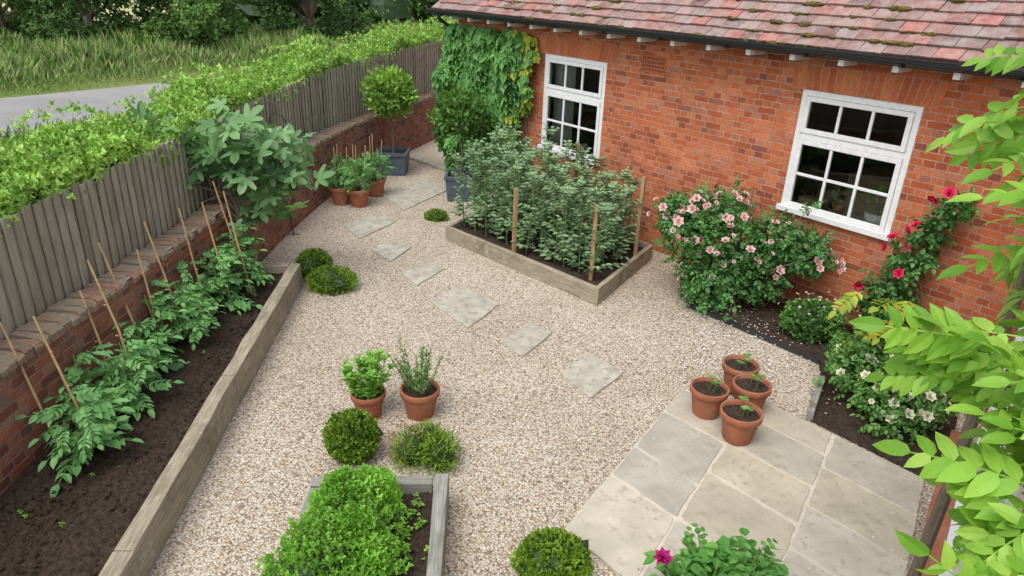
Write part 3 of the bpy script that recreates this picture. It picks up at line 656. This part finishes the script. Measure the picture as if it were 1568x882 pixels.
def herbpot(b,c,h):
    b.clump((c[0],c[1],c[2]+h+.17),(.2,.2,.2),110,T['tom'],.12,M['lf_tomato'],core=0,shell=.1)
    for i in range(3):
        a=i*2.1; b.tube([(c[0]+.08*math.cos(a),c[1]+.08*math.sin(a),c[2]+.2),(c[0]+.11*math.cos(a)+.02,c[1]+.11*math.sin(a),c[2]+.85+.1*rng.random())],.006,M['cane'],6)
for c in [(-2.62,10.05,0),(-2.33,9.98,0),(-2.2,10.55,0)]: potobj('plant_pot',c,.165,.27,herbpot)
def standard(c,cz,r,pw,lm):
    e_=empty('topiary_tree',(c[0],c[1],0)); b=B(); h=.40;a=pw/2*.86;d=pw/2
    v=[]
    for z,q in ((0,a),(h-.05,d),(h-.05,d*1.08),(h,d*1.08),(h,d*.9),(h-.06,d*.88)):
        v+=[(c[0]-q,c[1]-q,z),(c[0]+q,c[1]-q,z),(c[0]+q,c[1]+q,z),(c[0]-q,c[1]+q,z)]
    b.add(v,[(4*i+k,4*i+(k+1)%4,4*i+4+(k+1)%4,4*i+4+k) for i in range(5) for k in range(4)],M['lead'])
    b.add([(c[0]-d*.88,c[1]-d*.88,h-.05),(c[0]+d*.88,c[1]-d*.88,h-.05),(c[0]+d*.88,c[1]+d*.88,h-.05),(c[0]-d*.88,c[1]+d*.88,h-.05)],[(0,1,2,3)],M['soil'])
    b.obj('square_planter',e_); b=B()
    b.tube([(c[0],c[1],h-.05),(c[0]+.015,c[1],.7),(c[0]-.02,c[1],cz-.1)],[.022,.018,.014],M['bark'],8)
    for i in range(9):
        a_=rng.random()*6.28; b.tube([(c[0]-.02,c[1],cz-.2),(c[0]+r*.7*math.cos(a_),c[1]+r*.7*math.sin(a_),cz+rng.normal()*r*.4)],[.01,.004],M['bark'],5)
    b.clump((c[0]-.03,c[1],cz),(r*.92,r*.92,r*.82),1500,T['oval'],.085,lm,up=.5,core=.62,lump=.16)
    b.clump((c[0]-.03,c[1],cz),(r*1.05,r*1.05,r*1.0),300,T['oval'],.08,lm,up=.9,core=0,shell=.82,lump=.2)
    b.obj('crown',e_)
standard((-2.15,11.95),1.36,.41,.50,M['lf_bay']); standard((-.86,10.55),1.31,.36,.44,M['lf_baydk'])
# ---------------------------------------------------------------- fig
b=B(); fb=np.array([-2.85,7.02,.15])
b.tube([fb,fb+(-.03,0,.4),fb+(-.1,.0,.75),fb+(-.12,0,1.0)],[.035,.03,.026,.022],M['bark'],8)
fc=np.array([-3.0,6.95,1.46]); tips=[]
for i in range(16):
    a=rng.random()*6.28; q=rng.random()**.5; tips.append(fc+np.array([math.cos(a)*.70*q+.04,math.sin(a)*.45*q,rng.normal()*.18]))
for t in [(-3.72,6.6,.98),(-3.75,6.6,1.15),(-3.62,6.5,1.3),(-2.35,7.1,1.45),(-2.40,6.9,1.25),(-2.55,7.2,1.05),(-2.3,7.0,1.3),(-3.2,6.9,1.66),(-3.0,6.7,1.68),(-2.8,6.9,1.66),(-2.68,7.1,.78),(-3.5,6.7,1.5)]: tips.append(np.array(t))
for t in tips:
    s=fb+np.array([-.1,0,.55+.4*rng.random()]); mid=(s+t)/2+rng.normal(size=3)*.04
    b.tube([s,mid,t],[.016,.011,.005],M['bark'],6)
    n=12; pos=t+rng.normal(size=(n,3))*.11+np.linspace(-.2,.03,n)[:,None]*(t-mid)/np.linalg.norm(t-mid); d=rng.normal(size=(n,3))*.8+(t-s)*.7; d[:,2]-=.25
    b.leaves(T['fig'],pos,d,np.array([.05,-.45,1.])+rng.normal(size=(n,3))*.32,.10+.10*rng.random(n),M['lf_fig'])
b.obj('fig_tree')
b=B(); x,y=-2.90,8.6
b.tube([(x,y,0),(x-.09,y,.8),(x-.17,y,1.45),(x-.15,y,1.56),(x-.08,y,1.60),(x+.0,y,1.55),(x+.07,y,1.42),(x+.10,y,1.40)],.009,M['iron'],6)
b.tube([(x+.10,y,1.40),(x+.10,y,1.25)],.003,M['iron'],4)
b.lathe((x+.10,y,1.0),[(0,0),(.05,0),(.05,.025),(.028,.035),(.028,.2),(.04,.2),(.008,.26)],M['feeder'],12)
b.tube([(x-.08,y,.02),(x+.08,y,.02)],.006,M['iron'],5)
b.obj('bird_feeder')
# ---------------------------------------------------------------- vegetables
def leafypath(b,base,top,n,tpl,size,m,lo=.1,rad=0.05,up=.3,stemr=.006,sm='stem'):
    base=np.array(base,float);top=np.array(top,float); b.tube([base,(base+top)/2+rng.normal(size=3)*.015,top],[stemr,stemr*.8,stemr*.5],M[sm],5)
    t=lo+(1-lo)*rng.random(n); th=rng.random(n)*6.28; dv=np.c_[np.cos(th),np.sin(th),up+rng.normal(size=n)*.25]
    b.leaves(tpl,base+(top-base)*t[:,None]+dv*rad*.3,dv,np.array([0,0,1])+rng.normal(size=(n,3))*.2,size*(.65+.6*rng.random(n))*(1.1-.35*t),m)
cn=[(-2.96,3.75,-.18,1.0),(-2.78,3.85,-.22,1.0),(-2.86,4.55,-.18,1.1),(-2.92,4.9,-.24,1.1),(-2.86,5.4,-.2,1.1),(-2.84,5.85,-.14,1.08),(-2.7,6.05,-.16,1.08),(-2.80,6.6,-.18,1.12),(-2.62,6.35,-.16,1.1),(-2.98,5.15,-.04,.95),(-3.0,4.45,-.08,.9)]
for x,y,dx,h in cn:
    b=B(); q=rng.normal()*.012; b.tube([(x,y,.15),(x+dx*.5+q,y+.01,.15+h*.5),(x+dx,y+.02,.15+h)],[.010,.0085,.007],M['cane'],6)
    for z in (.25,.5,.75): b.blob((x+dx*z/h,y+.02*z/h,.15+z),(.011,.011,.006),M['cane'],0,6,4)
    b.obj('bamboo_cane')
tp=[(-2.74,3.70),(-2.88,4.05),(-2.74,4.35),(-2.84,4.75),(-2.90,5.05),(-2.74,5.25),(-2.86,5.65),(-2.74,5.95),(-2.86,6.2),(-2.70,6.45),(-2.84,6.72)]
for x,y in tp:
    b=B(); h=.46+.14*rng.random(); leafypath(b,(x,y,.17),(x-.08,y+.03,.17+h),19,T['tom'],.23,M['lf_tomato'],lo=.15,up=.35,stemr=.008)
    for i in range(3):
        a=rng.random()*6.28; leafypath(b,(x,y,.22),(x+.13*math.cos(a),y+.13*math.sin(a),.22+h*.65),6,T['tom'],.18,M['lf_tomato'],stemr=.005)
    b.obj('tomato_plant')
b=B()
for i in range(12):
    x,y=-2.95+rng.random()*.5,3.0+rng.random()*3.6; b.leaves(T['sprig'],[(x,y,.2)]*3,rng.normal(size=(3,3))+(0,0,1),(0,0,1),.015+.015*rng.random(3),M['lf_mint'])
b.obj('weed_seedlings')
b=B()
u=(C[1]-C[0]);vv=(C[3]-C[0])
for i in range(12):
    for j in range(5):
        p=C[0]+u*(.06+.84*i/11)+vv*(.17+.72*j/4)+rng.normal(size=2)*.03
        h=1.08-.24*(i/11)+rng.normal()*.07-(.05 if j==0 else 0); lean=rng.normal(size=2)*.05; tx=(p[0]+lean[0],p[1]+lean[1])
        leafypath(b,(*p,.13),(*tx,.13+h),34,T['bean'],.13,M['lf_bean'],lo=.04,up=.95,stemr=.009)
        n=11; th=rng.random(n)*6.28; b.leaves(T['bean'],np.tile((*tx,.08+h),(n,1)),np.c_[np.cos(th)*.6,np.sin(th)*.6,np.ones(n)],(0,0,1),.11,M['lf_bean'])
b.obj('broad_bean_plants')
for i,(a,c,h) in enumerate([(.46,.08,.75),(.90,.16,.80),(.97,.74,.95),(.5,.95,1.05)]):
    p=C[0]+u*a+vv*c; b=B(); b.box(-.02,.02,-.02,.02,0,h+.1,M['stake']); b.obj('wooden_stake',loc=(p[0],p[1],.1),rot=.5+i)
b=B()
for c,r in [((-.88,3.0,.38),(.22,.30,.21)),((-.80,3.28,.32),(.18,.17,.17)),((-.95,2.65,.38),(.24,.3,.22)),((-.72,2.80,.31),(.15,.2,.16)),((-.98,3.15,.30),(.14,.18,.15)),((-.92,3.12,.48),(.12,.14,.12)),((-.80,2.9,.44),(.13,.12,.12))]:
    b.clump(c,r,2300,T['sprig'],.023,M['lf_mint'],up=.7,core=.70,lump=.18,shell=.6)
b.obj('oregano_plant')
b=B()
for i in range(18):
    x,y=-.53+rng.normal()*.05,2.7+rng.random()*.75; leafypath(b,(x,y,.16),(x+rng.normal()*.03,y,.2+.10*rng.random()),8,T['sprig'],.03,M['lf_mint'],stemr=.003)
b.obj('herb_seedlings')
def box_(name,c,r,n=1600,m='lf_box',size=.018,tpl='sprig'):
    b=B(); b.clump(c,r,n,T[tpl],size,M[m],up=.7,core=.84,shell=.82,jit=.5,lump=.07); b.obj(name)
box_('box_shrub',(-2.26,7.28,.15),(.20,.20,.17)); box_('box_shrub',(-1.98,6.97,.10),(.27,.22,.15),1900)
box_('low_shrub',(-1.12,9.5,.05),(.17,.15,.09),700); box_('box_ball',(-1.10,4.08,.17),(.195,.19,.19),2600)
b=B()
for c,r in [((-.66,4.06,.08),(.16,.16,.14)),((-.46,4.02,.09),(.13,.15,.15)),((-.56,4.15,.1),(.15,.12,.14))]: b.clump(c,r,800,T['needle'],.045,M['lf_box'],up=.8,core=.7,lump=.12)
b.clump((-.72,4.12,.12),(.12,.12,.12),200,T['needle'],.05,M['stake'],core=0); b.obj('heather_shrub')
box_('box_shrub',(.30,3.03,.12),(.22,.2,.16),3000,size=.018)
box_('hebe_shrub',(3.02,6.28,.17),(.30,.27,.20),1500,'lf_rose2',.03)
b=B(); b.leaves(T['rosef'],np.array([3.02,6.25,.2])+rng.normal(size=(26,3))*(.15,.15,.02)+(0,0,.19),rng.normal(size=(26,3)),(0,-.3,1),.016,M['pt_white']); b.obj('hebe_flowers')
def flowers(b,c,r,n,size,m,tpl='rosef'):
    c=np.array(c); d=rng.normal(size=(n,3)); d[:,1]=-abs(d[:,1]); d[:,2]=abs(d[:,2])*.8-.1; d/=np.linalg.norm(d,axis=1)[:,None]
    nn=d+np.array([0,-.3,.6])+rng.normal(size=(n,3))*.3; b.leaves(T[tpl],c+d*np.array(r)*1.06,np.cross(nn,rng.normal(size=(n,3))),nn,size*(.45+.8*rng.random(n)),m)
b=B()
RC=[((1.88,7.1,.78),(.27,.27,.26)),((2.2,7.15,.98),(.30,.28,.24)),((2.35,6.98,.60),(.40,.34,.34)),((2.12,6.88,.34),(.34,.28,.28)),((2.72,6.85,.80),(.28,.22,.22)),((3.0,6.68,.72),(.20,.16,.16)),((2.6,6.85,.42),(.26,.24,.28)),((1.75,7.2,.92),(.14,.14,.14))]
for c,r in RC:
    b.clump(c,r,260,T['rose'],.09,M['lf_rose'],up=.2,core=.35,lump=.25,shell=.4); flowers(b,c,r,7,.048,M['pt_pink'])
flowers(b,(1.75,7.05,.9),(.33,.3,.38),14,.054,M['pt_pink']); flowers(b,(2.15,7.1,1.05),(.38,.3,.22),12,.052,M['pt_pink']); flowers(b,(3.12,6.5,.68),(.17,.17,.17),8,.056,M['pt_pink']); flowers(b,(2.4,6.8,.6),(.5,.3,.3),10,.052,M['pt_pink'])
for i in range(26):
    c=np.array(RC[i%8][0]); t=c+rng.normal(size=3)*.2+np.array([0,0,.1]); b.tube([(2.4+rng.normal()*.1,6.95+rng.normal()*.1,0),(2.4,6.9,.3),t],[.01,.008,.004],M['bark'],5)
    if i%2: b.leaves(T['rose'],t+rng.normal(size=(6,3))*.04,rng.normal(size=(6,3))+(0,0,.4),(0,-.3,1),.08,M['lf_rose'])
b.obj('pink_rose_bush')
b=B()
for s_,z,r in [(5.80,.42,.18),(5.98,.7,.20),(6.1,.35,.18),(6.08,1.0,.18),(6.15,1.25,.12),(5.95,.2,.18),(6.3,1.5,.09)]:
    c=hw(s_,-.20,z); b.clump(c,(r,r*.7,r),80,T['rose'],.09,M['lf_rose'],up=.1,core=0,shell=.1)
for i in range(8): b.tube([hw(6.0,-.15,0),hw(5.9+rng.normal()*.15,-.15,.6),hw(6.1+rng.normal()*.2,-.18,1.1+.4*rng.random())],[.008,.006,.003],M['bark'],5)
for s_,z in [(5.92,1.16),(6.00,1.25),(6.04,1.10),(5.88,1.06),(6.08,1.32),(6.16,1.6),(6.26,1.66),(5.72,.62),(5.6,.3),(5.65,.22),(6.05,.85)]:
    b.leaves(T['rosef'],[hw(s_,-.36,z)],rng.normal(size=3),outv+(0,0,.5),.05+.02*rng.random(),M['pt_red'])
b.obj('red_climbing_rose')
b=B()
for c,r in [((3.0,5.05,.26),(.28,.26,.20)),((3.22,4.75,.22),(.25,.25,.18)),((3.05,4.7,.18),(.22,.22,.16)),((2.95,5.25,.38),(.18,.17,.14))]:
    b.clump(c,r,220,T['rose'],.075,M['lf_rose2'],up=.3,core=.35,lump=.25,shell=.4); flowers(b,c,r,9,.045,M['pt_white'])
b.obj('white_rose_bush')
b=B()
for i in range(7):
    a=np.array([3.30+rng.normal()*.13,5.4+rng.normal()*.12,.66+rng.normal()*.08]); d=np.array([-1,-.4+rng.normal()*.5,-.2+rng.normal()*.4]); b.leaves(T['wist'],[a+d*.12],d,(0,-.3,1),.24+.08*rng.random(),M['lf_yellow'])
for i in range(5): b.tube([(3.7,5.35,.02),(3.6,5.4,.45),(3.25+rng.normal()*.1,5.4,.72)],[.008,.006,.004],M['stem'],5)
b.obj('golden_climber')
b=B()
for i in range(19):
    p=np.array([1.19+rng.normal()*.10,2.70+rng.normal()*.08,0]); leafypath(b,p,p+(rng.normal()*.09,.05,.38+.14*rng.random()),12,T['rose'],.16,M['lf_dahlia'],lo=.35,up=.4)
b.tube([(1.05,2.6,0),(.86,2.79,.40)],.005,M['stem'],5); b.leaves(T['daisy'],[(.855,2.80,.41),(.855,2.80,.42)],[(1,0,0),(.7,.7,0)],(-.2,-.5,1),[.062,.045],M['pt_magenta'])
for p in ((1.05,2.9,.52),(1.0,2.86,.49)): b.tube([(1.1,2.7,.2),p],.004,M['stem'],5); b.blob(p,.016,M['lf_dahlia'],.05,8,6)
b.obj('dahlia_plant')
# wisteria
b=B()
st=np.array([(2.0,2.55,0.0),(1.98,2.5,1.2),(1.97,2.5,2.3),(1.92,2.4,2.95),(1.74,2.0,2.72),(1.58,1.75,2.45),(1.42,1.6,2.28),(1.36,1.4,2.12),(1.28,1.2,1.95),(1.22,1.15,1.8)])
b.tube(st,[.03,.028,.022,.016,.012,.012,.01,.009,.008,.006],M['bark'],8)
an=[];dv=[]
for i in range(104):
    q=3+rng.random()**.8*5.999; k=int(q); p=st[k]*(1-(q-k))+st[min(k+1,9)]*(q-k)
    an.append(p+np.array([.06+rng.normal()*.06,rng.normal()*.10,rng.normal()*.12]))
    dv.append(np.array([-.40,.5,-.2])+rng.normal(size=3)*.45)
for i in range(9):   # long sprays reaching out over the garden at mid height
    an.append(np.array([1.36+rng.normal()*.05,1.70+rng.normal()*.04,2.26+rng.normal()*.05])); dv.append(np.array([-1,.4+rng.normal()*.25,-.0+rng.normal()*.18]))
for i in range(7):
    an.append(np.array([1.66+rng.normal()*.05,2.2+rng.normal()*.08,2.92+rng.normal()*.06])); dv.append(np.array([-.7,.3+rng.normal()*.4,rng.normal()*.3]))
an=np.array(an);dv=np.array(dv); n=len(an); ev=np.arange(n)%2==0
sz=.17+.09*rng.random(n); nrm=np.array([-.2,-.5,1.])+rng.normal(size=(n,3))*.45
b.leaves(T['wist'],an[ev],dv[ev],nrm[ev],sz[ev],M['lf_wist']); b.leaves(T['wist2'],an[~ev],dv[~ev],nrm[~ev],sz[~ev],M['lf_wist'])
b.obj('wisteria')
# ---------------------------------------------------------------- beyond
def tree(name,x,y,h,r,m,n=6500,ls=.14,low=.04):
    b=B(); b.tube([(x,y,-.1),(x+.1,y,h*.3),(x-.1,y+.1,h*.6)],[.22,.17,.1],M['bark'],8)
    for i in range(22):
        a=rng.random()*6.28; z=h*(low+(1-low)*rng.random()**1.3); q=r*(.35+.6*rng.random())*math.sqrt(max(.25,1-(z/h-.35)**2*1.8)); c=(x+q*math.cos(a),y+q*math.sin(a),max(z,.45))
        b.tube([(x,y,h*.1+.2*z),((x+c[0])/2,(y+c[1])/2,z*.7+.05*h),c],[.09,.05,.02],M['bark'],5)
        s=r*(.24+.2*rng.random()); b.clump(c,(s,s,s*.75),n//20,T['sprig'],ls,m,up=.2,core=.35,shell=.3,lump=.2)
    b.obj(name)
for x,y,h,r,m in [(-13.2,29.5,5.5,2.5,'lf_tree'),(-17,28.8,6.5,2.7,'lf_treedk'),(-21,29.5,6,2.7,'lf_tree'),(-9.8,34,5.5,2.5,'lf_treedk'),(-26.5,31,7,2.9,'lf_tree'),(-33,34,8,3,'lf_treedk'),(-24,38,8,2.8,'lf_treedk')]: tree('oak_tree',x,y,h,r,M[m])
b=B()
for i in range(48):
    t=i/47; x=-15+t*36; y=41+t*14+rng.normal()*.8; s=1.5+.6*rng.random(); b.clump((x,y,s*.6+rng.random()*1.6),(s*1.3,s,s*1.2),520,T['sprig'],.17,M['lf_treedk' if rng.random()<.6 else 'lf_tree'],core=.75,lump=.15)
b.obj('distant_hedgerow')
b=B()
for i in range(60):
    x=-220+i*7; b.clump((x,170+rng.normal()*6,3),(6,4,5+3*rng.random()),160,T['sprig'],1.2,M['lf_treedk'],core=.9)
b.obj('distant_tree_line')
n=80000; dR=np.array([2.9,4.3])/math.hypot(2.9,4.3); nR=np.array([dR[1],-dR[0]])
la=-14+rng.random(n)*55; of=-.25-12*rng.random(n)**1.5
p=np.array([-13,17.6])+la[:,None]*dR+of[:,None]*nR
bt=(np.array([(-.025,0,0),(.025,0,0),(.008,.6,.06),(0,1,.25)]),{3:np.array([(0,1,2),(0,2,3)])})
b=B(); hgt=(.10+.55*np.clip((-of-.6)/3,0,1))*(.6+.7*rng.random(n))*(1+.35*np.sin(p[:,0]*1.1+p[:,1])*np.cos(p[:,1]*.8))
b.leaves(bt,np.c_[p,np.full(n,-.03)],np.c_[rng.normal(size=(n,2))*.35,np.ones(n)],np.c_[rng.normal(size=(n,2)),np.zeros(n)],hgt,M['blade'])
n=9000; la=-6+rng.random(n)*30; of=4.7+2.5*rng.random(n); p=np.array([-13,17.6])+la[:,None]*dR+of[:,None]*nR
b.leaves(bt,np.c_[p,np.full(n,-.03)],np.c_[rng.normal(size=(n,2))*.35,np.ones(n)],np.c_[rng.normal(size=(n,2)),np.zeros(n)],.3,M['blade'])
b.obj('verge_grass')
# ---------------------------------------------------------------- light
w=bpy.data.worlds.new('World'); sc.world=w; w.use_nodes=True; nt=w.node_tree; bg=nt.nodes['Background']
sky=nt.nodes.new('ShaderNodeTexSky'); sky.sky_type='NISHITA'; sky.sun_disc=False
el,az=R(60),R(212)
sky.sun_elevation=el; sky.sun_rotation=az; sky.air_density=1.; sky.dust_density=2.
hs=nd(nt,'ShaderNodeHueSaturation',{'Saturation':.25,'Value':1.85}); nt.links.new(sky.outputs[0],hs.inputs['Color']); nt.links.new(hs.outputs[0],bg.inputs[0]); bg.inputs[1].default_value=.15
sd=Vector((math.sin(az)*math.cos(el),math.cos(az)*math.cos(el),math.sin(el)))
sl=bpy.data.lights.new('sun','SUN'); sl.energy=1.95; sl.angle=R(38); sl.color=(1,.97,.93); so=bpy.data.objects.new('sun',sl); col.objects.link(so); so.rotation_euler=sd.to_track_quat('Z','Y').to_euler()
# camera
f,t,r=1064.,.4196,.0389
right=np.array([1,0,0.]);down=np.array([0,-math.sin(t),-math.cos(t)]);fw=np.array([0,math.cos(t),-math.sin(t)])
Rx=right*math.cos(r)-down*math.sin(r); Dn=right*math.sin(r)+down*math.cos(r)
cam=bpy.data.cameras.new('camera'); co=bpy.data.objects.new('camera',cam); col.objects.link(co)
m=Matrix(((Rx[0],-Dn[0],-fw[0],0),(Rx[1],-Dn[1],-fw[1],0),(Rx[2],-Dn[2],-fw[2],3.2),(0,0,0,1))); co.matrix_world=m
cam.sensor_width=36; cam.lens=f/1568*36; cam.clip_end=1000; cam.clip_start=.05
sc.camera=co
sc.view_settings.view_transform='Standard'; sc.view_settings.look='None'; sc.view_settings.exposure=0
